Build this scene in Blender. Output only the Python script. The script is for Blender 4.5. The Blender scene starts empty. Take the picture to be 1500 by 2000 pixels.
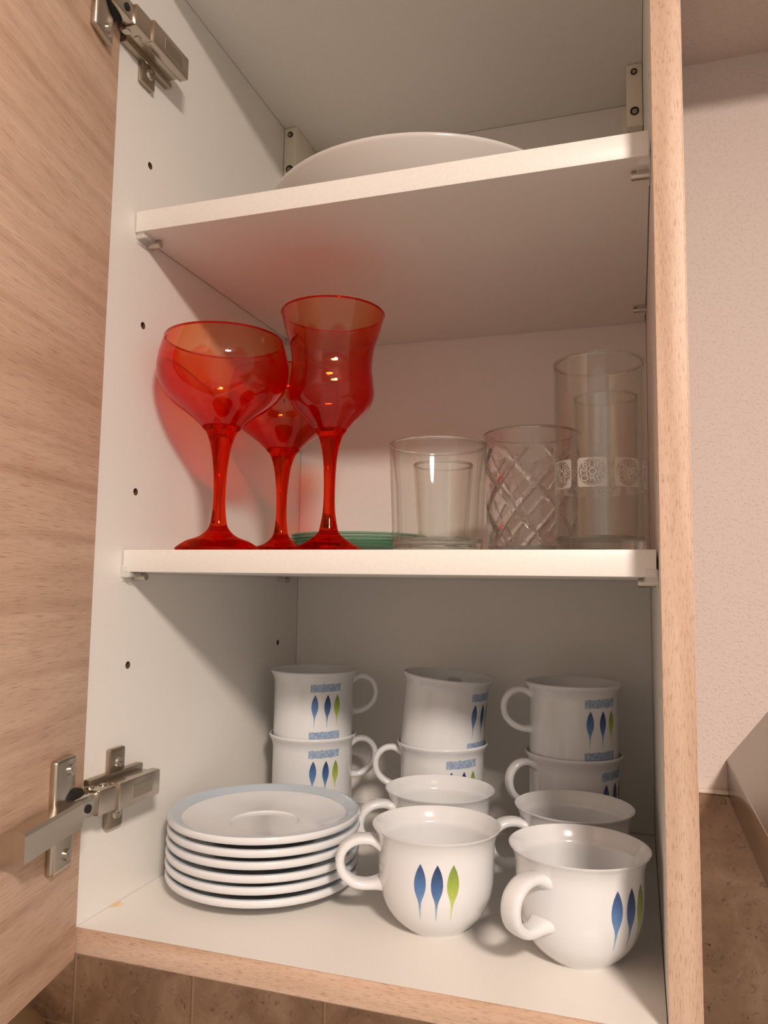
import bpy, bmesh, math, random
from mathutils import Vector, Matrix
random.seed(7)
R = math.radians
scene = bpy.context.scene
C = scene.collection

# ------------------------------------------------------------------ camera
W, D, T = 0.368, 0.338, 0.016            # inner width, inner depth, board thickness (400 mm cabinet)
Z1, Z2, ZT = 0.2506, 0.5054, 0.7182      # shelf tops, underside of cabinet top
S1, S2 = 0.0304, 0.0273                  # shelf set-backs
CAM = Vector((0.3564, -0.4456, 0.2280))
fw = Vector((-0.3108, 0.9458, 0.0936)).normalized()
rt = Vector((0.9503, 0.3109, 0.0144)); rt = (rt - fw * rt.dot(fw)).normalized()
up = rt.cross(fw).normalized()
cd = bpy.data.cameras.new('camera'); cam = bpy.data.objects.new('camera', cd); C.objects.link(cam)
m = Matrix((rt, up, -fw)).transposed().to_4x4(); m.translation = CAM
cam.matrix_world = m
cd.sensor_fit = 'HORIZONTAL'; cd.sensor_width = 36.0; cd.lens = 36.0 * 1509.37 / 1500.0
cd.clip_start = 0.01
scene.camera = cam

# ------------------------------------------------------------------ world + exposure
w = bpy.data.worlds.new('world'); scene.world = w; w.use_nodes = True
w.node_tree.nodes['Background'].inputs[0].default_value = (1.0, 0.85, 0.735, 1)
w.node_tree.nodes['Background'].inputs[1].default_value = 0.56
vs = scene.view_settings
vs.view_transform = 'Standard'; vs.look = 'None'; vs.gamma = 1; vs.use_curve_mapping = False
vs.exposure = 0.14
scene.cycles.max_bounces = 14; scene.cycles.transmission_bounces = 14
scene.cycles.transparent_max_bounces = 40; scene.cycles.diffuse_bounces = 6
LAMP = Vector((0.92, -1.10, 0.95))
LAMP_R, LAMP_H, LAMP_L = 0.12, 0.034, 272.0     # shallow flush dome under the ceiling
LAMP_COL = (1.0, 0.845, 0.735)
ZCEIL = 0.985

# ------------------------------------------------------------------ materials
def lin(c):
    f = lambda v: v / 12.92 if v <= .04045 else ((v + .055) / 1.055) ** 2.4
    return tuple(f(x / 255.0) for x in c) + (1.0,)
def new_mat(name):
    mt = bpy.data.materials.new(name); mt.use_nodes = True
    nt = mt.node_tree; b = nt.nodes['Principled BSDF']
    return mt, nt, b
def N(nt, typ, **kw):
    n = nt.nodes.new(typ)
    for k, v in kw.items():
        if isinstance(k, str) and k in n.inputs: n.inputs[k].default_value = v
        else: setattr(n, k, v)
    return n
def coords(nt, scale=(1, 1, 1), rot=(0, 0, 0), loc=(0, 0, 0)):
    tc = nt.nodes.new('ShaderNodeTexCoord'); mp = nt.nodes.new('ShaderNodeMapping')
    mp.inputs['Scale'].default_value = scale; mp.inputs['Rotation'].default_value = rot; mp.inputs['Location'].default_value = loc
    nt.links.new(tc.outputs['Object'], mp.inputs[0]); return mp.outputs[0]
def ramp(nt, fac, stops):
    r = nt.nodes.new('ShaderNodeValToRGB'); e = r.color_ramp.elements
    while len(e) < len(stops): e.new(0.5)
    for i, (p, c) in enumerate(stops): e[i].position = p; e[i].color = c
    nt.links.new(fac, r.inputs[0]); return r.outputs[0]
def mixc(nt, fac, a, b, mode='MIX'):
    n = nt.nodes.new('ShaderNodeMix'); n.data_type = 'RGBA'; n.blend_type = mode
    if isinstance(fac, (int, float)): n.inputs[0].default_value = fac
    else: nt.links.new(fac, n.inputs[0])
    for i, v in ((6, a), (7, b)):
        if isinstance(v, tuple): n.inputs[i].default_value = v
        else: nt.links.new(v, n.inputs[i])
    return n.outputs[2]
def noise(nt, vec, scale, detail=4, rough=.55, dist=0):
    n = nt.nodes.new('ShaderNodeTexNoise'); n.inputs['Scale'].default_value = scale
    n.inputs['Detail'].default_value = detail; n.inputs['Roughness'].default_value = rough; n.inputs['Distortion'].default_value = dist
    nt.links.new(vec, n.inputs['Vector']); return n.outputs['Fac']
def bump(nt, b, h, strength, dist):
    n = nt.nodes.new('ShaderNodeBump'); n.inputs['Strength'].default_value = strength; n.inputs['Distance'].default_value = dist
    nt.links.new(h, n.inputs['Height']); nt.links.new(n.outputs[0], b.inputs['Normal'])
def simple(name, col, rough=.5, metal=0.0, **kw):
    mt, nt, b = new_mat(name); b.inputs['Base Color'].default_value = col
    b.inputs['Roughness'].default_value = rough; b.inputs['Metallic'].default_value = metal
    for k, v in kw.items(): b.inputs[k].default_value = v
    return mt

def mat_melamine(name, stain=None):
    mt, nt, b = new_mat(name)
    n = noise(nt, coords(nt), 900, 2)
    col = ramp(nt, n, [(.3, lin((224, 221, 215))), (.7, lin((230, 227, 222)))])
    if stain:
        tc = nt.nodes.new('ShaderNodeTexCoord')
        d = nt.nodes.new('ShaderNodeVectorMath'); d.operation = 'DISTANCE'
        nt.links.new(tc.outputs['Object'], d.inputs[0]); d.inputs[1].default_value = stain
        nz = noise(nt, coords(nt), 260, 3)
        a = nt.nodes.new('ShaderNodeMath'); a.operation = 'MULTIPLY_ADD'
        nt.links.new(nz, a.inputs[0]); a.inputs[1].default_value = .010; nt.links.new(d.outputs['Value'], a.inputs[2])
        f = ramp(nt, a.outputs[0], [(.0078, (1, 1, 1, 1)), (.0105, (0, 0, 0, 1))])
        col = mixc(nt, f, col, lin((226, 196, 140)))
    nt.links.new(col, b.inputs['Base Color'])
    b.inputs['Roughness'].default_value = .38
    bump(nt, b, noise(nt, coords(nt), 1500, 2), .06, .0004)
    return mt
def mat_wood(name, axis, gain=1.0, stretch=.085):
    """oak decor, grain along the given object axis"""
    mt, nt, b = new_mat(name)
    s = [1, 1, 1]; s['xyz'.index(axis)] = .07
    vec = coords(nt, tuple(s))
    big = noise(nt, vec, 22, 3, .5, .6)
    mid = noise(nt, vec, 120, 4, .6, .3)
    s2 = [1, 1, 1]; s2['xyz'.index(axis)] = stretch
    fine = noise(nt, coords(nt, tuple(s2)), 1700, 3, .65)
    base = ramp(nt, mid, [(.25, lin((172, 141, 117))), (.5, lin((196, 166, 143))), (.75, lin((210, 183, 162)))])
    tint = ramp(nt, big, [(.35, lin((188, 155, 130))), (.65, lin((208, 181, 160)))])
    c = mixc(nt, .45, base, tint)
    pores = ramp(nt, fine, [(.32, (.58, .50, .45, 1)), (.47, (1, 1, 1, 1))])
    c = mixc(nt, .9, c, pores, 'MULTIPLY')
    # cathedral lines
    wv = nt.nodes.new('ShaderNodeTexWave'); wv.wave_type = 'BANDS'; wv.bands_direction = 'Z' if axis != 'z' else 'X'
    wv.inputs['Scale'].default_value = 9; wv.inputs['Distortion'].default_value = 7
    wv.inputs['Detail'].default_value = 2; wv.inputs['Detail Scale'].default_value = .6
    s3 = [1, 1, 1]; s3['xyz'.index(axis)] = .22
    nt.links.new(coords(nt, tuple(s3)), wv.inputs['Vector'])
    ln = ramp(nt, wv.outputs['Fac'], [(.0, (.80, .74, .70, 1)), (.16, (1, 1, 1, 1))])
    c = mixc(nt, .55, c, ln, 'MULTIPLY')
    if gain != 1.0: c = mixc(nt, 1.0, c, (gain, gain, gain, 1), 'MULTIPLY')
    nt.links.new(c, b.inputs['Base Color'])
    b.inputs['Roughness'].default_value = .5
    bump(nt, b, fine, .15, .0003)
    return mt
def mat_porcelain(name, col=(219, 221, 223)):
    mt = simple(name, lin(col), .14); b = mt.node_tree.nodes['Principled BSDF']
    b.inputs['Coat Weight'].default_value = .4; b.inputs['Coat Roughness'].default_value = .04
    return mt
def mat_thin_glass(name, col, refl=.04, rough=.0, thick=False):
    """thin glass wall: light passes straight, tinted; Fresnel reflection on top"""
    mt = bpy.data.materials.new(name); mt.use_nodes = True; nt = mt.node_tree; nt.nodes.clear()
    out = nt.nodes.new('ShaderNodeOutputMaterial')
    tr = nt.nodes.new('ShaderNodeBsdfTransparent'); tr.inputs[0].default_value = tuple(col) + (1,)
    gl = nt.nodes.new('ShaderNodeBsdfGlossy'); gl.inputs['Roughness'].default_value = rough; gl.inputs[0].default_value = (1, 1, 1, 1)
    lw = nt.nodes.new('ShaderNodeLayerWeight'); lw.inputs[0].default_value = .5
    # Beer-Lambert: the tint deepens with the length of the path through the wall, 1 / cos
    cs_ = nt.nodes.new('ShaderNodeMath'); cs_.operation = 'SUBTRACT'; cs_.inputs[0].default_value = 1.0; nt.links.new(lw.outputs['Facing'], cs_.inputs[1])
    mx_ = nt.nodes.new('ShaderNodeMath'); mx_.operation = 'MAXIMUM'; mx_.inputs[1].default_value = .16; nt.links.new(cs_.outputs[0], mx_.inputs[0])
    iv = nt.nodes.new('ShaderNodeMath'); iv.operation = 'DIVIDE'; iv.inputs[0].default_value = 1.0; nt.links.new(mx_.outputs[0], iv.inputs[1])
    if thick:   # local wall thickness of the glass, stored on the mesh
        at = nt.nodes.new('ShaderNodeAttribute'); at.attribute_name = 'thick'
        tm = nt.nodes.new('ShaderNodeMath'); tm.operation = 'MULTIPLY'; nt.links.new(at.outputs['Fac'], tm.inputs[0]); nt.links.new(iv.outputs[0], tm.inputs[1]); iv = tm
    gm_ = nt.nodes.new('ShaderNodeGamma'); gm_.inputs[0].default_value = tuple(col) + (1,); nt.links.new(iv.outputs[0], gm_.inputs[1]); nt.links.new(gm_.outputs[0], tr.inputs[0])
    pw = nt.nodes.new('ShaderNodeMath'); pw.operation = 'POWER'; pw.inputs[1].default_value = 5
    ma = nt.nodes.new('ShaderNodeMath'); ma.operation = 'MULTIPLY_ADD'; ma.inputs[1].default_value = .75; ma.inputs[2].default_value = refl
    mx = nt.nodes.new('ShaderNodeMixShader')
    nt.links.new(lw.outputs['Facing'], pw.inputs[0]); nt.links.new(pw.outputs[0], ma.inputs[0])
    nt.links.new(ma.outputs[0], mx.inputs[0]); nt.links.new(tr.outputs[0], mx.inputs[1]); nt.links.new(gl.outputs[0], mx.inputs[2])
    nt.links.new(mx.outputs[0], out.inputs[0]); return mt
def mat_glass(name, col, ior=1.47, rough=0.0, clear=.25):
    """solid glass: refraction, with a share of straight transmission so it throws a tinted shadow"""
    mt = bpy.data.materials.new(name); mt.use_nodes = True; nt = mt.node_tree; nt.nodes.clear()
    out = nt.nodes.new('ShaderNodeOutputMaterial')
    g = nt.nodes.new('ShaderNodeBsdfGlass'); g.inputs['Color'].default_value = tuple(col) + (1,)
    g.inputs['IOR'].default_value = ior; g.inputs['Roughness'].default_value = rough
    tr = nt.nodes.new('ShaderNodeBsdfTransparent'); tr.inputs[0].default_value = tuple(col) + (1,)
    mx = nt.nodes.new('ShaderNodeMixShader'); mx.inputs[0].default_value = clear
    nt.links.new(g.outputs[0], mx.inputs[1]); nt.links.new(tr.outputs[0], mx.inputs[2]); nt.links.new(mx.outputs[0], out.inputs[0])
    return mt
def mat_frost(name, amt=.45):
    mt = bpy.data.materials.new(name); mt.use_nodes = True; nt = mt.node_tree; nt.nodes.clear()
    out = nt.nodes.new('ShaderNodeOutputMaterial')
    d = nt.nodes.new('ShaderNodeBsdfDiffuse'); d.inputs[0].default_value = (.85, .84, .8, 1)
    tr = nt.nodes.new('ShaderNodeBsdfTransparent')
    mx = nt.nodes.new('ShaderNodeMixShader'); mx.inputs[0].default_value = amt
    nt.links.new(tr.outputs[0], mx.inputs[1]); nt.links.new(d.outputs[0], mx.inputs[2]); nt.links.new(mx.outputs[0], out.inputs[0])
    return mt
def mat_print(name, stops):
    """printed leaf: colour runs from tip to stem (object z, metres)"""
    mt, nt, b = new_mat(name)
    tc = nt.nodes.new('ShaderNodeTexCoord'); sx = nt.nodes.new('ShaderNodeSeparateXYZ')
    nt.links.new(tc.outputs['Generated'], sx.inputs[0])
    nz = noise(nt, coords(nt), 350, 3)
    a = nt.nodes.new('ShaderNodeMath'); a.operation = 'MULTIPLY_ADD'; a.inputs[1].default_value = .22
    nt.links.new(nz, a.inputs[0]); nt.links.new(sx.outputs['Z'], a.inputs[2])
    s = nt.nodes.new('ShaderNodeMath'); s.operation = 'SUBTRACT'; s.inputs[1].default_value = .11; nt.links.new(a.outputs[0], s.inputs[0])
    nt.links.new(ramp(nt, s.outputs[0], stops), b.inputs['Base Color'])
    b.inputs['Roughness'].default_value = .2; return mt
def mat_plaster():
    mt, nt, b = new_mat('plaster')
    v = coords(nt)
    b.inputs['Base Color'].default_value = lin((227, 213, 205)); b.inputs['Roughness'].default_value = .85
    n1 = noise(nt, v, 260, 5, .65); n2 = ramp(nt, noise(nt, v, 330, 2, .5), [(.56, (0, 0, 0, 1)), (.66, (1, 1, 1, 1))])
    bump(nt, b, mixc(nt, .45, n1, n2), .5, .0016); return mt
def mat_tile():
    mt, nt, b = new_mat('brown_marble')
    v = coords(nt)
    n1 = noise(nt, v, 16, 8, .62, .8); n2 = noise(nt, v, 150, 5, .7, .6); n3 = noise(nt, v, 60, 4, .6, 1.5)
    c = ramp(nt, n1, [(.28, lin((136, 103, 76))), (.5, lin((172, 136, 105))), (.72, lin((198, 164, 134)))])
    sp = ramp(nt, n2, [(.28, lin((120, 96, 80))), (.42, (1, 1, 1, 1)), (.66, (1, 1, 1, 1)), (.8, (1.15, 1.12, 1.08, 1))])
    c = mixc(nt, .8, c, sp, 'MULTIPLY')
    pit = ramp(nt, n3, [(.27, (1, 1, 1, 1)), (.32, (0, 0, 0, 1))])
    c = mixc(nt, pit, c, lin((66, 44, 30)))
    vn = noise(nt, coords(nt, (1, 1, 1.8), (0, .5, 0)), 5, 3, .45, 1.0)
    ve = ramp(nt, vn, [(.475, (0, 0, 0, 1)), (.5, (1, 1, 1, 1)), (.506, (0, 0, 0, 1))])
    ve = mixc(nt, 1.0, ve, ramp(nt, n3, [(.45, (0, 0, 0, 1)), (.6, (1, 1, 1, 1))]), 'MULTIPLY')
    c = mixc(nt, mixc(nt, .4, (0, 0, 0, 1), ve), c, lin((206, 178, 150)))
    nt.links.new(c, b.inputs['Base Color']); b.inputs['Roughness'].default_value = .4
    bump(nt, b, n2, .12, .0008); return mt
def mat_steel(name, col=(196, 186, 172), rough=.28, axis='y'):
    mt, nt, b = new_mat(name)
    b.inputs['Base Color'].default_value = lin(col); b.inputs['Metallic'].default_value = 1; 
    b.inputs['Roughness'].default_value = rough; return mt

M = {}
M['white'] = mat_melamine('white_melamine')
M['white_floor'] = mat_melamine('white_melamine_marked', (0.0008, 0.0385, 0.0005))
M['wood_x'] = mat_wood('oak_grain_x', 'x'); M['wood_z'] = mat_wood('oak_grain_z', 'z')
M['china'] = mat_porcelain('white_porcelain')
M['grey_china'] = mat_porcelain('pale_grey_porcelain', (206, 202, 198))
M['blue_rim'] = mat_porcelain('pale_blue_glaze', (184, 196, 206))
M['leaf_blue'] = mat_print('leaf_blue', [(0, lin((172, 196, 216))), (.35, lin((104, 140, 184))), (.62, lin((80, 116, 166))), (.9, lin((60, 84, 128)))])
M['leaf_navy'] = mat_print('leaf_navy', [(0, lin((165, 190, 210))), (.35, lin((86, 120, 168))), (.62, lin((64, 96, 146))), (.9, lin((46, 64, 104)))])
M['leaf_green'] = mat_print('leaf_green', [(0, lin((214, 222, 160))), (.35, lin((178, 194, 94))), (.62, lin((152, 172, 72))), (.9, lin((122, 146, 62)))])
def mat_band():
    mt, nt, b = new_mat('watercolour_band')
    n = noise(nt, coords(nt), 420, 4, .6)
    nt.links.new(ramp(nt, n, [(.3, lin((122, 144, 174))), (.55, lin((152, 171, 196))), (.75, lin((190, 202, 214)))]), b.inputs['Base Color'])
    b.inputs['Roughness'].default_value = .2; return mt
M['band'] = mat_band()
M['red_bowl'] = mat_thin_glass('red_glass_thin', (.985, .56, .36), thick=True)
M['red_glass'] = mat_glass('red_glass_solid', (.93, .20, .10), clear=.08)
M['clear'] = mat_thin_glass('clear_glass_thin', (.972, .976, .968), rough=.02)
M['clear_cut'] = mat_glass('clear_glass_cut', (.985, .985, .98), clear=.15)
M['clear_base'] = mat_glass('clear_glass_solid', (.95, .97, .955), clear=.2)
M['clear_rim'] = mat_glass('clear_glass_rim', (.96, .97, .96), clear=.1)
M['green_thin'] = mat_thin_glass('green_glass_thin', (.93, .965, .945))
M['green_edge'] = mat_glass('green_glass_edge', (.66, .85, .77), clear=.3)
M['plastic'] = mat_frost('clear_plastic', .36)
M['frost'] = mat_frost('frosted_print', .33); M['frost2'] = mat_frost('frosted_letters', .22)
M['steel'] = mat_steel('nickel'); M['steel_dark'] = mat_steel('nickel_satin', (176, 164, 148), .34)
M['hood'] = mat_steel('hood_steel', (160, 155, 148), .25)
M['screw'] = simple('screw_steel', lin((200, 192, 180)), .22, 1.0)
M['black'] = simple('black_void', lin((22, 18, 15)), .7)
M['chipboard'] = simple('raw_chipboard', lin((92, 68, 48)), .9)
M['bracket'] = simple('cream_plastic', lin((226, 218, 200)), .45)
M['plaster'] = mat_plaster(); M['tile'] = mat_tile()
M['grout'] = simple('grout', lin((198, 166, 136)), .9)
M['caulk'] = simple('caulk', lin((226, 212, 196)), .6)
M['beige'] = simple('beige_ceramic', lin((168, 146, 112)), .35)
M['worktop'] = simple('worktop', lin((120, 96, 76)), .5)

# ------------------------------------------------------------------ mesh helpers
def mesh_of(bm, name, smooth=None):
    me = bpy.data.meshes.new(name); bmesh.ops.recalc_face_normals(bm, faces=bm.faces); bm.to_mesh(me); bm.free()
    if smooth is not None:
        for p in me.polygons: p.use_smooth = True
        me.set_sharp_from_angle(angle=R(smooth))
    return me
def put(name, me, mat, parent=None, loc=(0, 0, 0), rz=0.0):
    o = bpy.data.objects.new(name, me); C.objects.link(o)
    if mat and not me.materials: me.materials.append(M[mat])
    o.location = loc; o.rotation_euler = (0, 0, rz)
    if parent: o.parent = parent
    return o
def tag(o, label, cat=None, group=None, kind=None):
    o['label'] = label
    if cat: o['category'] = cat
    if group: o['group'] = group
    if kind: o['kind'] = kind
    return o
def thing(name, label, cat, loc=(0, 0, 0), rz=0.0, group=None):
    o = bpy.data.objects.new(name, None); C.objects.link(o); o.location = loc; o.rotation_euler = (0, 0, rz)
    o.empty_display_size = .02
    return tag(o, label, cat, group)
def box(bm, x0, x1, y0, y1, z0, z1, bev=0.0, seg=2):
    r = bmesh.ops.create_cube(bm, size=1.0)
    vs_ = r['verts']
    for v in vs_:
        v.co = Vector(((x0 + x1) / 2 + v.co.x * (x1 - x0), (y0 + y1) / 2 + v.co.y * (y1 - y0), (z0 + z1) / 2 + v.co.z * (z1 - z0)))
    if bev > 0:
        es = list({e for v in vs_ for e in v.link_edges})
        bmesh.ops.bevel(bm, geom=es, offset=bev, segments=seg, affect='EDGES', profile=.5)
def boxm(name, x0, x1, y0, y1, z0, z1, bev=0.0, seg=2):
    bm = bmesh.new(); box(bm, x0, x1, y0, y1, z0, z1, bev, seg); return mesh_of(bm, name, 40 if bev else None)
def cyl(bm, c, axis, r, h, seg=20, r2=None):
    """cylinder centred on c along axis"""
    mt = Matrix.Translation(c) @ Vector(axis).to_track_quat('Z', 'Y').to_matrix().to_4x4()
    bmesh.ops.create_cone(bm, cap_ends=True, segments=seg, radius1=r, radius2=r if r2 is None else r2, depth=h, matrix=mt)
def lathe(bm, prof, seg=72, closed=False, rf=None):
    """prof: list of (r, z); rf(i, theta, r, z) may modulate the radius; r==0 makes a pole"""
    rings = []
    for i, (r, z) in enumerate(prof):
        if r < 1e-6: rings.append([bm.verts.new((0, 0, z))]); continue
        ring = []
        for k in range(seg):
            a = 2 * math.pi * k / seg
            rr = rf(i, a, r, z) if rf else r
            ring.append(bm.verts.new((rr * math.cos(a), rr * math.sin(a), z)))
        rings.append(ring)
    n = len(rings)
    for i in range(n if closed else n - 1):
        A, B = rings[i], rings[(i + 1) % n]
        for k in range(seg):
            k2 = (k + 1) % seg
            if len(A) == 1 and len(B) == 1: continue
            if len(A) == 1: bm.faces.new((A[0], B[k], B[k2]))
            elif len(B) == 1: bm.faces.new((A[k], A[k2], B[0]))
            else: bm.faces.new((A[k], A[k2], B[k2], B[k]))
def lathe_mesh(name, prof, seg=72, closed=False, rf=None, smooth=50):
    bm = bmesh.new(); lathe(bm, prof, seg, closed, rf); return mesh_of(bm, name, smooth)
def spline(pts, n):
    """Catmull-Rom through the points"""
    P = [Vector(p) for p in pts]; P = [2 * P[0] - P[1]] + P + [2 * P[-1] - P[-2]]; out = []
    m_ = len(P) - 3
    for i in range(n + 1):
        t = i / n * m_; k = min(int(t), m_ - 1); u = t - k
        p0, p1, p2, p3 = P[k:k + 4]
        out.append(.5 * ((2 * p1) + (p2 - p0) * u + (2 * p0 - 5 * p1 + 4 * p2 - p3) * u * u + (3 * p1 - p0 - 3 * p2 + p3) * u ** 3))
    return out
def curve_prof(pts, n): return [(max(p[0], 0), p[1]) for p in spline([(a, b, 0) for a, b in pts], n)]
def handle_mesh(name, path, wid, thk, n=36, seg=16):
    """strap handle in the local XZ plane; width across Y; flares at both roots"""
    bm = bmesh.new(); pts = spline([(a, 0, b) for a, b in path], n); rings = []
    for i, p in enumerate(pts):
        t = (pts[min(i + 1, n)] - pts[max(i - 1, 0)]).normalized(); nn = t.cross(Vector((0, 1, 0)))
        e = min(i, n - i) / n; fl = 1 + .45 * max(0, 1 - e / .12) ** 2
        ring = []
        for k in range(seg):
            a = 2 * math.pi * k / seg; ca, sa = math.cos(a), math.sin(a)
            sq = lambda v: math.copysign(abs(v) ** .75, v)
            ring.append(bm.verts.new(p + nn * (sq(ca) * thk / 2 * fl) + Vector((0, 1, 0)) * (sq(sa) * wid / 2 * fl)))
        rings.append(ring)
    for i in range(n):
        for k in range(seg): bm.faces.new((rings[i][k], rings[i][(k + 1) % seg], rings[i + 1][(k + 1) % seg], rings[i + 1][k]))
    bm.faces.new(rings[0]); bm.faces.new(rings[-1])
    return mesh_of(bm, name, 60)
def interp(tab, x):
    if x <= tab[0][0]: return tab[0][1]
    for (a, b), (c, d) in zip(tab, tab[1:]):
        if x <= c: return b + (d - b) * (x - a) / (c - a)
    return tab[-1][1]
LEAF = [(0, .04), (.06, .34), (.14, .66), (.25, .93), (.36, 1), (.46, .90), (.55, .66), (.62, .40), (.69, .22), (.8, .13), (1, .05)]
def leaf_mesh(name, rz, ang, ztop, zbot, half, lean=-.0008, eps=.00018, n=26):
    """leaf printed on a surface of revolution; rz: [(z, r)] table"""
    bm = bmesh.new(); rows = []
    for i in range(n + 1):
        t = i / n; z = ztop + (zbot - ztop) * t; r = interp(rz, z) + eps; hw = interp(LEAF, t) * half
        off = lean * (t - .3)
        rows.append([bm.verts.new((r * math.cos(ang + (off + hw * q) / r), r * math.sin(ang + (off + hw * q) / r), z)) for q in (-1, -.5, 0, .5, 1)])
    for a, b in zip(rows, rows[1:]):
        for k in range(4): bm.faces.new((a[k], a[k + 1], b[k + 1], b[k]))
    return mesh_of(bm, name, 60)
def band_mesh(name, rz, ang, width, z0, z1, slope=.0008, eps=.00018, n=20):
    bm = bmesh.new(); cols = []
    for i in range(n + 1):
        q = i / n - .5; c = []
        jig = .00025 * math.sin(i * 2.1) + .0002 * math.sin(i * 5.3)
        for z in (z0 + slope * q + jig, (z0 + z1) / 2 + slope * q, z1 + slope * q - jig):
            r = interp(rz, z) + eps; a = ang + q * width / r
            c.append(bm.verts.new((r * math.cos(a), r * math.sin(a), z)))
        cols.append(c)
    for a, b in zip(cols, cols[1:]):
        for k in range(2): bm.faces.new((a[k], b[k], b[k + 1], a[k + 1]))
    return mesh_of(bm, name, 60)

# ------------------------------------------------------------------ setting: wall, tiles, soffit, ceiling, lamp
YW = 0.358
wall = tag(put('wall_back', boxm('wall_back', -1.6, 1.8, YW, YW + .08, -.95, ZCEIL + .04), 'plaster'), 'rough white plaster wall behind the cabinet', kind='structure')
soff = tag(put('wall_soffit', boxm('wall_soffit', -1.6, 1.8, .05, YW, .762, ZCEIL), 'plaster'), 'plastered soffit above the cabinet', kind='structure')
ceil = tag(put('ceiling', boxm('ceiling', -1.6, 1.8, -2.2, YW, ZCEIL, ZCEIL + .04), 'plaster'), 'white ceiling', kind='structure')
TW, TH, ZTILE, G = .158, .33, .0385, .003
put('grout_bed', boxm('grout_bed', -.91, 1.30, YW - .0064, YW + .001, -.62, ZTILE - .001), 'grout', wall)
for i in range(-5, 8):
    for j in range(2):
        x0 = -.121 + i * TW; z1 = ZTILE - j * TH
        put('tile', boxm('tile', x0 + G / 2, x0 + TW - G / 2, YW - .0075, YW, z1 - TH + G, z1, .0008, 1), 'tile', wall)
tag(put('trim_1', boxm('trim_1', -.91, 1.30, YW - .006, YW, ZTILE, ZTILE + .004, .0015, 2), 'caulk'), 'pale sealant bead along the top of the tiles', kind='structure')
tag(put('worktop', boxm('worktop', -.91, 1.30, -.26, YW - .008, -.66, -.62, .003), 'worktop'), 'brown kitchen worktop below the tiled wall', kind='structure')

lamp = thing('ceiling_lamp', 'round flush ceiling lamp with a glowing shallow dome', 'lamp', LAMP)
em, nt, b = new_mat('lamp_glow')
b.inputs['Base Color'].default_value = (0, 0, 0, 1); b.inputs['Emission Color'].default_value = LAMP_COL + (1,); b.inputs['Emission Strength'].default_value = LAMP_L
M['glow'] = em
dome = [(LAMP_R * math.cos(R(q)), -LAMP_H * math.sin(R(q))) for q in range(0, 90, 6)] + [(0, -LAMP_H)]
put('diffuser', lathe_mesh('diffuser', dome, 64, smooth=180), 'glow', lamp)
put('housing', lathe_mesh('housing', [(0, ZCEIL - LAMP.z), (LAMP_R + .004, ZCEIL - LAMP.z), (LAMP_R + .006, .0), (LAMP_R + .0005, -.0005), (LAMP_R, .003), (0, .003)], 64, smooth=30), 'bracket', lamp)

# ------------------------------------------------------------------ range hood
hx, hw_, hy0, zr0, zr1 = .4325, .60, -.14, .0364, .0712
hood = thing('range_hood', 'brushed steel range hood with sloping canopy against the plaster wall', 'range hood', (hx, YW - .0005, zr0))
bm = bmesh.new(); box(bm, 0, hw_, hy0 - YW, 0, 0, zr1 - zr0, .0012, 2); put('rim', mesh_of(bm, 'rim', 40), 'hood', hood)
sl = (.1171 - .0707) / (.4689 - .4325); cx0, cx1, cy0 = .19, .41, -.24
hgt = cx0 * sl; zb = zr1 - zr0 - .0006
bm = bmesh.new()
lo = [bm.verts.new(v) for v in ((0.0005, hy0 - YW + .0005, zb), (hw_ - .0005, hy0 - YW + .0005, zb), (hw_ - .0005, 0, zb), (0.0005, 0, zb))]
hi = [bm.verts.new(v) for v in ((cx0, cy0, zb + hgt), (cx1, cy0, zb + hgt), (cx1, 0, zb + hgt), (cx0, 0, zb + hgt))]
bm.faces.new(lo); bm.faces.new(hi)
for k in range(4): bm.faces.new((lo[k], lo[(k + 1) % 4], hi[(k + 1) % 4], hi[k]))
put('canopy', mesh_of(bm, 'canopy'), 'hood', hood)
put('chimney', boxm('chimney', cx0, cx1, cy0, 0, zb + hgt - .001, .762 - zr0 - .001, .001, 1), 'hood', hood)

# ------------------------------------------------------------------ cabinet carcass
cab = thing('wall_cabinet', 'open wall cabinet, white inside with oak-look edges and door', 'cabinet', (0, 0, 0))
YB = .349
HOLES = [(y, z) for y in (.0425, .292) for z in (.1666, .2945, .4224, .5505)]
def side_panel(x0, x1, inner):
    me = boxm('side_panel', x0, x1, 0, YB, -T, ZT + T)
    o = put('side_panel', me, 'white', cab)
    bm = bmesh.new()
    for y, z in HOLES: cyl(bm, (inner, y, z), (1, 0, 0), .0028, .022, 16)
    cut = put('cutter', mesh_of(bm, 'cutter'), 'chipboard')
    md = o.modifiers.new('holes', 'BOOLEAN'); md.operation = 'DIFFERENCE'; md.object = cut; md.solver = 'EXACT'; md.material_mode = 'TRANSFER'
    dg = bpy.context.evaluated_depsgraph_get(); nm = bpy.data.meshes.new_from_object(o.evaluated_get(dg))
    o.modifiers.clear(); o.data = nm; nm.name = 'side_panel'
    if not nm.materials: nm.materials.append(M['white'])
    bpy.data.objects.remove(cut)
    return o
lp = side_panel(-T, 0, 0); rp = side_panel(W, W + T, W)
EB = .0012
g = .0005
put('bottom_panel', boxm('bottom_panel', g, W - g, 0, YB - .004, -T, 0), 'white_floor', cab)
put('top_panel', boxm('top_panel', g, W - g, 0, YB - .004, ZT, ZT + T), 'white', cab)
put('back_panel', boxm('back_panel', g * .8, W - g * .8, D, D + .005, g, ZT - g), 'white', cab)
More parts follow.
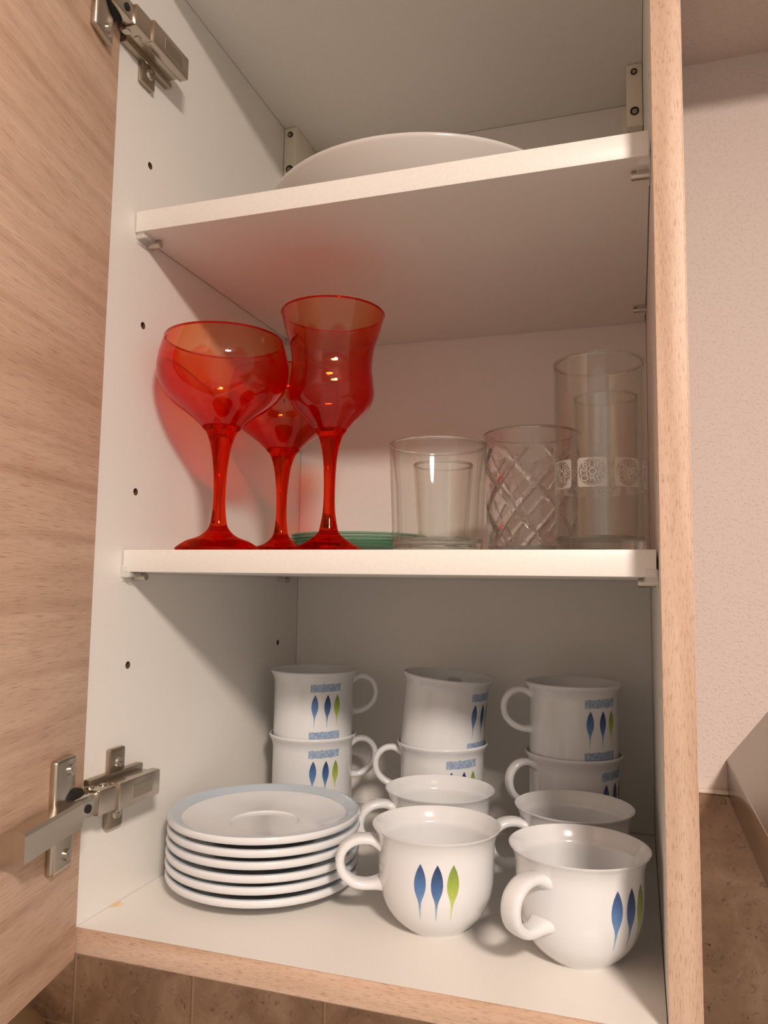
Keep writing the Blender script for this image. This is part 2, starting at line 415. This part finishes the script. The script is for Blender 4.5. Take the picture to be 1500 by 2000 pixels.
for nm_, p_, a in (('edge_band', (-T, 0, -EB, 0.0003, -T, ZT + T), 'wood_z'), ('edge_band', (W, W + T, -EB, 0.0003, -T, ZT + T), 'wood_z'),
                   ('edge_band', (g, W - g, -EB, 0.0003, -T, 0), 'wood_x'), ('edge_band', (g, W - g, -EB, 0.0003, ZT, ZT + T), 'wood_x'),
                   ('outer_face', (W + T - .0002, W + T + .0008, 0, YB, -T, ZT + T), 'wood_z'), ('outer_face', (-T - .0008, -T + .0002, 0, YB, -T, ZT + T), 'wood_z'),
                   ('underside', (-T, W + T, 0, YB, -T - .0008, -T + .0002), 'wood_x')):
    put(nm_, boxm(nm_, *p_, .0005, 2) if nm_ == 'edge_band' else boxm(nm_, *p_), a, cab)
# hanging brackets in the top back corners
def bracket(sx, lower):
    x0, x1 = (W - .0150, W - .0004) if sx > 0 else (.0004, .0150)
    bm = bmesh.new(); box(bm, x0, x1, .2735, D, ZT - .062, ZT - .0003, .0012, 2)
    bx = (x0 - .004, x0 + .004) if sx > 0 else (x1 - .004, x1 + .004)
    box(bm, bx[0], bx[1], .312, D, ZT - .07, ZT - .020, .001, 2)
    br = put('hanging_bracket', mesh_of(bm, 'hanging_bracket', 35), 'bracket', cab)
    xc = (x0 + x1) / 2
    for dz, r in ((.0085, .0030), (.0475, .0040)) if lower else ((.0085, .0030),):
        bm = bmesh.new(); cyl(bm, (xc, .2733, ZT - dz), (0, 1, 0), r, .0016, 18); s = put('screw_hole', mesh_of(bm, 'screw_hole', 30), 'black', br)
        bm = bmesh.new(); cyl(bm, (xc, .2724, ZT - dz - r * .25), (0, 1, 0), r * .62, .0014, 14); cyl(bm, (xc, .2718, ZT - dz - r * .25), (0, 1, 0), r * .22, .0006, 4)
        put('screw', mesh_of(bm, 'screw', 30), 'steel_dark', br)
bracket(1, True); bracket(-1, True)

# ------------------------------------------------------------------ door + hinges
AL = R(12.63)
DO = Vector((.0028, -.0030, 0)); DRZ = math.atan2(-math.cos(AL), math.sin(AL))
DW, DZ0, DZ1 = .396, -.0187, ZT + T
bm = bmesh.new(); box(bm, 0, DW, -.018, 0, DZ0, DZ1, .0012, 2)
M['wood_door'] = mat_wood('oak_door', 'x', 1.28, .03)
put('door', mesh_of(bm, 'door', 35), 'wood_door', cab, DO, DRZ)
def door_part(name, bm, mat, parent, z0, smooth=35):
    # door-frame coordinates (s, n, z) -> world, then relative to hinge at height z0
    mt = Matrix.Translation((DO.x, DO.y, 0)) @ Matrix.Rotation(DRZ, 4, 'Z')
    bmesh.ops.transform(bm, matrix=mt, verts=bm.verts)
    return put(name, mesh_of(bm, name, smooth), mat, parent)
def screw_bm(bm, c, axis, r):
    a = Vector(axis); cyl(bm, c, axis, r, .0016, 18, r * .8)
    for q in (0, 1):
        t = a.orthogonal().normalized(); t = Matrix.Rotation(R(90 * q), 3, a) @ t
def hinge(z0, up_):
    # mounting plate on the cabinet side (z relative to hinge centre)
    bm = bmesh.new()
    box(bm, 0, .0062, -.0005, .058, -.0118, -.0070, .0011, 2); box(bm, 0, .0062, -.0005, .058, .0070, .0118, .0011, 2)
    box(bm, 0, .0050, .0, .056, -.0085, .0085, .0008, 1)
    for s in (-1, 1):
        box(bm, 0, .0046, .0215, .0385, *sorted((s * .009, s * .0275)), .0016, 2)
    h = put('hinge', mesh_of(bm, 'hinge', 35), 'steel_dark', cab, (0, 0, z0)); h['label'] = 'nickel mounting plate of a concealed hinge'
    for s in (-1, 1):
        bm = bmesh.new(); cyl(bm, (.0051, .031, s * .0175), (1, 0, 0), .0046, .0022, 20, .0036)
        box(bm, .0055, .0064, .0308 - .003, .0308 + .003, s * .0175 - .0005, s * .0175 + .0005); box(bm, .0055, .0064, .0305, .0315, s * .0175 - .003, s * .0175 + .003)
        put('screw', mesh_of(bm, 'screw', 40), 'screw', h)
    # arm: channel with a raised clip cover over its rear part
    bm = bmesh.new(); box(bm, .0045, .0200, -.0085, .054, -.0083, .0083, .0011, 2)
    put('arm', mesh_of(bm, 'arm', 35), 'steel', h)
    bm = bmesh.new(); box(bm, .0140, .0222, .0095, .0565, -.0090, .0090, .0013, 2)
    put('arm_cover', mesh_of(bm, 'arm_cover', 35), 'steel', h)
    bm = bmesh.new(); box(bm, .0219, .0224, .024, .047, -.0045, .0045, .0002, 1); put('embossed_field', mesh_of(bm, 'embossed_field'), 'steel_dark', h)
    bm = bmesh.new()
    for s in (-1, 1): cyl(bm, (.009, -.0050, s * .0086), (0, 0, 1), .0030, .0012, 16); cyl(bm, (.0125, .004, s * .0086), (0, 0, 1), .0024, .0012, 16)
    put('rivet', mesh_of(bm, 'rivet', 40), 'screw', h)
    # links towards the cup
    bm = bmesh.new(); box(bm, .0095, .0182, -.0330, -.0070, -.0072, .0072, .0014, 2); put('link', mesh_of(bm, 'link', 35), 'screw', h)
    bm = bmesh.new(); cyl(bm, (.0184, -.0170, -.001), (1, 0, 0), .0028, .0012, 16); put('link_hole', mesh_of(bm, 'link_hole'), 'black', h)
    # cup plate on the door
    bm = bmesh.new(); box(bm, .0210, .0455, -.0005, .0052, -.0344, .0344, .0022, 3)
    door_part('cup_plate', bm, 'steel', h, z0)
    for s in (-1, 1):
        bm = bmesh.new(); cyl(bm, (.0285, .0056, s * .026), (0, 1, 0), .0036, .0018, 18, .0036); cyl(bm, (.0285, .0066, s * .026), (0, 1, 0), .0013, .0006, 4)
        door_part('screw', bm, 'screw', h, z0)
    bm = bmesh.new(); cyl(bm, (.0225, .0010, 0), (0, 1, 0), .0130, .0110, 32)
    door_part('cup', bm, 'black', h, z0)
    # damper housing clipped over the cup: long box with an arched outer end
    bm = bmesh.new(); ss = [(.034, 0), (.040, 0), (.060, 0), (.080, 0), (.092, 0), (.100, 0)]
    prof = [(.0035, -.0080), (.0035, .0080), (.0085, .0086), (.0150, .0084), (.0172, .0070), (.0176, 0), (.0172, -.0072), (.0150, -.0086), (.0085, -.0086)]
    rings = []
    for k, (s, _) in enumerate(ss):
        ring = []
        for (n_, z_) in prof:
            e = 0 if k < len(ss) - 1 else -.006 * math.sin(math.pi * min(max((n_ - .0035) / .0141, 0), 1))
            ring.append(bm.verts.new((s + e, n_, z_)))
        rings.append(ring)
    for a_, b_ in zip(rings, rings[1:]):
        for k in range(len(prof)): bm.faces.new((a_[k], a_[(k + 1) % len(prof)], b_[(k + 1) % len(prof)], b_[k]))
    bm.faces.new(rings[0]); bm.faces.new(rings[-1])
    door_part('damper_housing', bm, 'steel', h, z0, 30)
hinge(.0828, False); hinge(.6345, True)

# ------------------------------------------------------------------ shelves and their supports
SH = [(Z1, S1, 'white shelf carrying the drinking glasses inside the cabinet'), (Z2, S2, 'white shelf carrying the large plate inside the cabinet')]
for z, s, lb in SH:
    t = thing('cabinet_shelf', lb, 'shelf', (.0012, s, z - T))
    put('board', boxm('board', 0, W - .0024, .0004, D - s - .001, 0, T), 'white', t)
    put('edge_band', boxm('edge_band', 0, W - .0024, -.0006, .0006, 0, T, .0004, 2), 'white', t)
def support(name, x, y, z, sgn, front, lb, grp):
    """clear plastic clip with a metal peg; local +x points into the cabinet"""
    t = thing(name, lb, 'shelf support', (x, y, z), 0 if sgn > 0 else math.pi, grp)
    dy = 1 if sgn > 0 else -1
    bm = bmesh.new(); cyl(bm, (.0058, 0, -.0032), (1, 0, 0), .0027, .0116, 18)
    put('peg', mesh_of(bm, 'peg', 40), 'steel', t)
    bm = bmesh.new()
    if front:
        y0 = -.0140 * dy
        box(bm, .0002, .0085, *sorted((y0, .006 * dy)), -.0040, -.0002, .0008, 1)
        box(bm, .0002, .0075, *sorted((y0 - .0016 * dy, y0 + .0006 * dy)), -.0040, .0045, .0006, 1)
        box(bm, .0002, .0012, *sorted((y0, .008 * dy)), -.0068, -.0002, .0003, 1)
    else: box(bm, .0002, .0080, -.005, .005, -.0062, -.0002, .0008, 1)
    put('clip', mesh_of(bm, 'clip', 35), 'plastic', t)
    return t
grp = 'clear shelf supports'
for z, s, nm_ in ((Z1 - T, S1, 'glass shelf'), (Z2 - T, S2, 'plate shelf')):
    for x, sg, side in ((0, 1, 'door-side'), (W, -1, 'wall-side')):
        for y, fr, w_ in ((.0440, True, 'front'), (.292, False, 'rear')):
            where = 'hinge side' if sg > 0 else 'far side from the hinges'
            support('shelf_support', x, y, z, sg, fr, 'clear plastic shelf clip under the %s of the %s, %s' % (w_, nm_, where), grp)

# ------------------------------------------------------------------ large plate on the top shelf
pl = thing('serving_plate', 'large pale deep plate lying on the upper shelf', 'plate', (.1809, .1786, Z2))
outer = curve_prof([(0, .003), (.066, .003), (.070, 0), (.076, 0), (.080, .004), (.098, .0125), (.114, .0235), (.124, .0325), (.1297, .0388)], 44)
inner = curve_prof([(.1301, .0402), (.1290, .0410), (.122, .0352), (.110, .0258), (.094, .0150), (.078, .0085), (.05, .0068), (0, .0068)], 40)
put('body', lathe_mesh('body', outer + inner, 120), 'grey_china', pl)

# ------------------------------------------------------------------ saucers
sauc_prof = curve_prof([(0, .0030), (.030, .0030), (.0335, 0), (.0365, 0), (.039, .0032), (.052, .0052), (.064, .0082), (.0700, .0096)], 34) + \
    curve_prof([(.0719, .0102), (.0728, .0120), (.0728, .0138), (.0721, .0150), (.0700, .0152), (.066, .0133), (.0615, .0112), (.050, .0079), (.038, .0060), (.0285, .0054), (.0266, .0053)], 30) + \
    curve_prof([(.0258, .0040), (.0235, .0036), (.010, .0036), (0, .0036)], 10)
sauc_me = lathe_mesh('saucer_body', sauc_prof, 112)
band_prof = curve_prof([(.0622, .01158), (.066, .01338), (.0700, .01524), (.0718, .01516)], 14)
band_me = lathe_mesh('rim_band', [(r, z + .00012) for r, z in band_prof], 112)
SLAB = ['bottom saucer of the stack, white with pale blue rim, resting on the cabinet floor',
        'second saucer up from the cabinet floor in the stack, white with pale blue rim',
        'third saucer up from the cabinet floor in the stack, white with pale blue rim',
        'third saucer down from the top of the stack, white with pale blue rim',
        'second saucer down from the top of the stack, white with pale blue rim',
        'top saucer of the stack, its pale blue rim and round well showing']
sd = [(0, 0), (-.0006, .0004), (.0002, -.0006), (-.0003, .0005), (.0004, .0), (0, .0)]
for k in range(6):
    t = thing('saucer', SLAB[k], 'saucer', (.0813 + sd[k][0], .1095 + sd[k][1], .0082 * k), .3 * k, 'stacked saucers')
    put('body', sauc_me, 'china', t)
    o = put('rim_band', band_me, 'blue_rim', t); o['label'] = 'pale blue glazed rim'

# ------------------------------------------------------------------ teacups
def facing(c): return math.atan2(CAM.y - c[1], CAM.x - c[0])
cup_out = [(.0, .0016), (.0185, .0016), (.0195, 0), (.0215, 0), (.0225, .0012), (.0262, .0042), (.0306, .0088), (.0343, .0145), (.0371, .0220), (.0387, .0300), (.0393, .0390), (.0394, .0480), (.0396, .0540), (.0403, .0580), (.0418, .0620), (.0436, .0648)]
cup_in = [(.0439, .0656), (.0430, .0656), (.0410, .0625), (.0390, .0585), (.0370, .0550), (.0367, .0480), (.0365, .0390), (.0358, .0300), (.0342, .0225), (.0314, .0155), (.0277, .0100), (.0230, .0060), (.016, .0042), (.0, .0040)]
cprof = curve_prof(cup_out, 60) + curve_prof(cup_in, 50)
cup_body = lathe_mesh('cup_body', cprof, 96, smooth=70)
cup_rz = [(z, r) for r, z in curve_prof(cup_out, 60) if r > .022]
cup_handle = handle_mesh('cup_handle', [(.0372, .0525), (.046, .0555), (.0555, .0548), (.0630, .0495), (.0656, .0415), (.0632, .0335), (.0560, .0276), (.047, .0262), (.0365, .0275)], .0135, .0066)
cup_leaves = [leaf_mesh('leaf_print', cup_rz, R(a), .0515, .0165, .0039) for a in (-16.0, 0, 15.0)]
def teacup(c, leaf, lb):
    t = thing('teacup', lb, 'cup', (c[0], c[1], 0), facing(c) + R(leaf), 'white leaf-print teacups')
    put('body', cup_body, 'china', t)
    put('handle', cup_handle, 'china', t, rz=R(-85))
    for me, mt, l in zip(cup_leaves, ('leaf_blue', 'leaf_navy', 'leaf_green'), ('blue leaf print', 'darker blue leaf print', 'green leaf print')):
        put('leaf_print', me, mt, t)['label'] = l
teacup((.2227, .0864), 1, 'white teacup next to the saucers, three leaf prints centred on its front')
teacup((.3183, .0758), 49, 'white teacup by the cabinet edge, handle towards the viewer, leaf prints at its side')
teacup((.2021, .1785), 12, 'white teacup between the saucer-side cup and the middle mug stack')
teacup((.3084, .1665), 18, 'white teacup half hidden in front of the mug stack by the side panel')

# ------------------------------------------------------------------ mugs
mug_out = [(.0, .0016), (.0255, .0016), (.0265, 0), (.0285, 0), (.0298, .0012), (.0302, .006), (.0304, .0145), (.0330, .0156), (.0358, .0172), (.0374, .0205), (.0378, .0260), (.0378, .0420), (.0378, .0700), (.0379, .0752), (.0385, .0785), (.0397, .0814), (.0410, .0838), (.0415, .0852)]
mug_in = [(.0415, .0858), (.0410, .0865), (.0402, .0864), (.0387, .0815), (.0375, .0776), (.0360, .0756), (.0349, .0742), (.0347, .0700), (.0347, .0420), (.0344, .0230), (.0325, .0100), (.0270, .0055), (.015, .0042), (0, .0040)]
mug_body = lathe_mesh('mug_body', curve_prof(mug_out, 64) + curve_prof(mug_in, 48), 96, smooth=70)
mug_rz = [(z, r) for r, z in curve_prof(mug_out, 64) if r > .0303]
mug_handle = handle_mesh('mug_handle', [(.0360, .0760), (.0445, .0795), (.0525, .0785), (.0585, .0730), (.0608, .0655), (.0592, .0570), (.0535, .0505), (.0450, .0465), (.0360, .0462)], .0105, .0058)
mug_leaves = [leaf_mesh('leaf_print', mug_rz, R(a), .0668, .0372, .0032) for a in (-17.0, 1, 16.0)]
mug_bands = [band_mesh('band_print', mug_rz, R(-1), .0300, .0696, .0765), band_mesh('band_print', mug_rz, R(-2), .0300, .0262, .0338)]
def mug(c, z, leaf, hdl, lb, grp, tilt=0.0, shift=0.0):
    t = thing('mug', lb, 'mug', (c[0] + shift, c[1], z), 0, grp)
    t.matrix_world = Matrix.Translation((c[0] + shift, c[1], z)) @ Matrix.Rotation(tilt, 4, 'Y') @ Matrix.Rotation(facing(c) + R(leaf), 4, 'Z')
    put('body', mug_body, 'china', t); put('handle', mug_handle, 'china', t, rz=R(hdl))
    for me, mt, l in zip(mug_leaves, ('leaf_blue', 'leaf_navy', 'leaf_green'), ('blue leaf print', 'darker blue leaf print', 'green leaf print')): put('leaf_print', me, mt, t)['label'] = l
    for me in mug_bands: put('band_print', me, 'band', t)['label'] = 'mottled blue band print'
DZM = .0592; gm = 'stacked white leaf-print mugs'
BL, BMm, BR = (.0575, .2551), (.1838, .2605), (.3011, .2595)
mug(BL, 0, 18, 78, 'lower white mug of the stack behind the saucers', gm)
mug(BL, DZM, 19, 78, 'upper white mug of the stack behind the saucers', gm)
mug(BMm, 0, 29, -119, 'lower white mug of the middle stack, under the tilted mug', gm)
mug(BMm, DZM + .0008, 60, 108, 'tilted white mug sitting askew on the middle stack', gm, R(5.4), -.0030)
mug(BR, 0, 60, -121, 'lower white mug of the stack by the oak-edged side panel', gm)
mug(BR, DZM, 38, -114, 'upper white mug of the stack by the oak-edged side panel', gm)

# ------------------------------------------------------------------ red stemware
def stem_glass(name, lb, c, prof, knee, floor_, flutes, grp):
    """prof: [(r, z)] outer outline from foot to rim; knee: z where the solid stem meets the bowl"""
    t = thing(name, lb, 'glass', (c[0], c[1], Z1), .2, grp)
    fine = curve_prof(prof, 130)
    low = [q for q in fine if q[1] <= knee]; hi_ = [q for q in fine if q[1] >= knee]
    foot = [q for q in low if q[1] <= .022 and q[0] > 0]; stem = [foot[-1]] + [q for q in low if q[1] > .022]
    put('foot', lathe_mesh('foot', [(0, 0)] + foot, 64), 'red_glass', t)
    put('stem', lathe_mesh('stem', stem + [(0, stem[-1][1])], 64), 'red_glass', t)
    zt_ = hi_[-1][1]
    def rf(i, a, r, z):
        if i >= n_out: # inner face: optic panels pressed into the lower bowl
            k = max(0.0, min(1.0, (zt_ - .024 + .004 * math.cos(flutes * a) - z) / .008))
            return r - .0007 * k * abs(math.cos(flutes * a / 2))
        return r
    n_out = len(hi_)
    inn = [(max(r - .0013, .001), z) for r, z in reversed(hi_) if z > floor_]
    bme = lathe_mesh('bowl', [(0, hi_[0][1])] + hi_ + inn + [(0, floor_)], 120, rf=lambda i, a, r, z: rf(i - 1, a, r, z), smooth=40)
    at = bme.attributes.new('thick', 'FLOAT', 'POINT')
    for v in bme.vertices:      # pressed optic panels: thinner plain lip, thicker ribs below a scalloped line
        a = math.atan2(v.co.y, v.co.x); line_ = zt_ - .021 + .0035 * math.cos(flutes * a)
        k = max(0.0, min(1.0, (line_ - v.co.z) / .0022)); dpt = max(0.0, min(1.0, (line_ - v.co.z) / .05))
        at.data[v.index].value = .62 + k * (.34 + .30 * (.5 + .5 * math.cos(flutes * a)) + .45 * dpt * dpt)
    put('bowl', bme, 'red_bowl', t)
    rr = hi_[-1][0]; lip = [(rr - .0003, zt_ - .0008), (rr + .0002, zt_ - .0001), (rr - .0003, zt_ + .0006), (rr - .0010, zt_ + .0006), (rr - .0015, zt_ - .0001), (rr - .0010, zt_ - .0008)]
    put('rim', lathe_mesh('rim', lip, 96, closed=True), 'red_glass', t)
    return t
cs = 1 / 2520.0
def outline(rows, sc, z_of): return [(h * sc, z_of(py)) for h, py in rows]
# goblet half-widths (px) against image row, taken at the glass's own distance
gz = lambda cy: .0040 + (1530 - cy) / 3 / 2560.0
gob = [(.0305, 0), (.0312, .0012), (78 * cs, .0030)] + [(h * cs, gz(cy)) for h, cy in
      ((60, 1500), (35, 1470), (18.5, 1420), (13.5, 1350), (11.3, 1250), (12.8, 1100), (18.5, 960), (27.5, 870), (36, 838), (48, 800), (64, 760), (91, 700), (110, 640), (122, 570), (126, 500), (124, 430), (119, 365), (114, 312))]
tz = lambda cy: .0045 + (1530 - cy) / 3 / 2500.0
ts = 1 / 2500.0
tul = [(.0292, 0), (.0298, .0012), (70 * ts, .0030)] + [(h * ts, tz(cy)) for h, cy in
      ((44, 1500), (22, 1450), (16, 1400), (11.3, 1300), (10.8, 1150), (14, 1000), (21.5, 900), (29, 860), (35, 840), (47, 800), (65, 750), (77, 700), (82.5, 640), (80.5, 560), (78, 500), (78.5, 430), (83, 350), (92.5, 260), (100.5, 165))]
gred = 'red stemmed glasses'
stem_glass('coupe_glass', 'wide-bowled red stemmed glass standing at the shelf front near the hinge-side panel', (.0563, .0680), gob, gz(835), gz(822), 12, gred)
stem_glass('coupe_glass', 'wide-bowled red stemmed glass half hidden behind the tulip-shaped one', (.0587, .1705), gob, gz(835), gz(822), 12, gred)
stem_glass('tulip_glass', 'tall tulip-shaped red stemmed glass with flared rim', (.1336, .0980), tul, tz(850), tz(838), 10, gred)

# ------------------------------------------------------------------ green glass plates
gp_body = lathe_mesh('green_plate_body', curve_prof([(0, .0024), (.040, .0024), (.043, 0), (.046, .0004), (.054, .0070), (.0625, .0128)], 24) + curve_prof([(.0625, .0146), (.053, .0090), (.045, .0030), (.040, .0042), (0, .0042)], 22), 96)
gp_edge = lathe_mesh('green_plate_edge', [(.0622, .0127), (.0655, .0131), (.0664, .0136), (.0664, .0146), (.0655, .0150), (.0622, .0148)], 96, closed=True)
GL = ['bottom green-edged glass plate lying on the shelf behind the red glasses', 'second green-edged glass plate from the bottom of its stack', 'second green-edged glass plate from the top of its stack', 'top green-edged glass plate of the stack behind the red glasses']
for k in range(4):
    t = thing('glass_plate', GL[k], 'plate', (.0996 + .0004 * (k % 2), .2600, Z1 + .0031 * k), .4 * k, 'green-edged glass plates')
    put('body', gp_body, 'green_thin', t); put('edge', gp_edge, 'green_edge', t)['label'] = 'green glass edge'

# ------------------------------------------------------------------ clear glasses
def tumbler(name, lb, c, r0, r1, h, base, wall_t, mat='clear', seg=96, cut=None, taper=.0):
    t = thing(name, lb, 'glass', (c[0], c[1], Z1), 0, 'clear drinking glasses')
    n = 130 if cut else 48
    ro = lambda z: r0 + (r1 - r0) * (z / h)
    outp = [(ro(base + (h - .0012 - base) * i / n), base + (h - .0012 - base) * i / n) for i in range(n + 1)]
    wt = lambda z: wall_t + taper * max(0.0, min(1.0, (h - z) / .030))
    inp = [(ro(z) - wt(z), z) for _, z in reversed(outp)]
    def rf(i, a, r, z):
        if cut and i < len(outp): return r + cut(a, z, r)
        return r
    put('wall', lathe_mesh('wall', outp + [(ro(h) - wall_t / 2, h - .0008)] + inp, 288 if cut else seg, rf=rf if cut else None, smooth=25 if cut else 60), mat, t)
    lip = [(ro(h - .0016), h - .0016), (ro(h) + .0001, h - .0008), (ro(h) - wall_t * .3, h + .0003), (ro(h) - wall_t * .8, h + .0002), (ro(h) - wall_t - .0001, h - .0008), (ro(h - .0016) - wall_t, h - .0016)]
    put('rim', lathe_mesh('rim', lip, seg, closed=True), 'clear_rim', t)
    bp = [(0, .0014), (r0 * .72, .0012), (r0 * .80, 0), (r0 * .94, .0), (r0 * .995, .0016)] + [(ro(z), z) for z in (.004, base * .6, base)]
    bp += [(ro(base) - wt(base), base), (ro(base) - wt(base) - .0015, base - .0012), (r0 * .6, base - .0026), (0, base - .003)]
    put('base', lathe_mesh('base', bp, seg, smooth=40), 'clear_base', t)
    return t
tumbler('tumbler', 'plain clear tumbler with a thick base at the shelf front', (.2188, .0977), .0322, .0357, .0796, .0105, .0014, taper=.0026)
tumbler('shot_glass', 'small clear glass standing behind the plain tumbler', (.1977, .2000), .0200, .0258, .0815, .0140, .0018)
def diamond(a, z, r):
    if z > .084: k = 0.0
    else: k = min(1.0, (.084 - z) / .002)
    u = a / (2 * math.pi) * 7; v = z / .036
    def ridge(x):
        d = abs(x - round(x)); return max(0.0, 1 - d / .11)
    return -.0021 * k * max(ridge(u + v), ridge(u - v)) + .0002 * k
tumbler('cut_glass_tumbler', 'clear tumbler with cut diamond pattern next to the tall glasses', (.2775, .1690), .0335, .0383, .0985, .0080, .0034, 'clear_cut', cut=diamond)
tall = tumbler('highball_glass', 'tall clear glass with frosted square prints near the oak edge', (.3321, .1110), .0303, .0312, .1362, .0120, .0016)
tumbler('highball_glass', 'narrow tall clear glass behind the one with frosted prints', (.3325, .2250), .0250, .0262, .1385, .0110, .0015)
# frosted squares with a clear ring and lettering
def on_cyl(x, y, a0, zc, r): return (r * math.cos(a0 + x / r), r * math.sin(a0 + x / r), zc + y)
def print_square(a0, zc, sz, r):
    bm = bmesh.new(); n = 48; rin = sz * .46
    A, B_ = [], []
    for k in range(n):
        a = 2 * math.pi * (k + .5) / n; ca, sa = math.cos(a), math.sin(a); q = sz / 2 / max(abs(ca), abs(sa))
        A.append(bm.verts.new(on_cyl(ca * q, sa * q, a0, zc, r))); B_.append(bm.verts.new(on_cyl(ca * rin, sa * rin, a0, zc, r)))
    for k in range(n): bm.faces.new((A[k], A[(k + 1) % n], B_[(k + 1) % n], B_[k]))
    bm2 = bmesh.new()
    for k in range(n):   # inner frosted disc rim
        a = 2 * math.pi * k / n; a2 = 2 * math.pi * (k + 1) / n
        vv = [bm2.verts.new(on_cyl(math.cos(q) * s, math.sin(q) * s, a0, zc, r)) for q, s in ((a, sz * .425), (a2, sz * .425), (a2, sz * .40), (a, sz * .40))]
        bm2.faces.new(vv)
    sq = put('frosted_print', mesh_of(bm, 'frosted_print', 60), 'frost', tall); put('ring', mesh_of(bm2, 'ring', 60), 'frost2', sq)
    for txt, dy, hgt_ in (('B\u00dcB', sz * .135, .0046), ('MOK', -sz * .085, .0046), ('ORG', -sz * .305, .0046)):
        cu = bpy.data.curves.new('txt', 'FONT'); cu.body = txt; cu.size = hgt_ * 1.38; cu.align_x = 'CENTER'; cu.space_character = 1.0; cu.resolution_u = 3
        to = bpy.data.objects.new('txt', cu); C.objects.link(to)
        dg = bpy.context.evaluated_depsgraph_get(); me = bpy.data.meshes.new_from_object(to.evaluated_get(dg))
        bpy.data.objects.remove(to)
        for v in me.vertices: v.co = on_cyl(v.co.x * 1.15, v.co.y + dy, a0, zc, r)
        me.name = 'lettering'; me.materials.clear(); put('lettering', me, 'frost', sq)
fa = facing((.3321, .1110))
for k in range(8): print_square(fa - R(9) + R(45) * k, .0540, .0196, .03105 + .00025)

# ------------------------------------------------------------------ jar on the worktop, just showing below the door
jr = thing('storage_jar', 'rounded beige jar on the worktop below the open door', 'jar', (-.330, .270, -.62))
put('body', lathe_mesh('body', curve_prof([(0, 0), (.055, 0), (.062, .006), (.066, .10), (.066, .22), (.064, .30), (.060, .335)], 40) + [(.0, .335)], 64), 'beige', jr)
put('lid', lathe_mesh('lid', curve_prof([(0, .334), (.062, .334), (.064, .340), (.060, .352), (.045, .366), (.020, .374), (0, .375)], 24), 64), 'beige', jr)
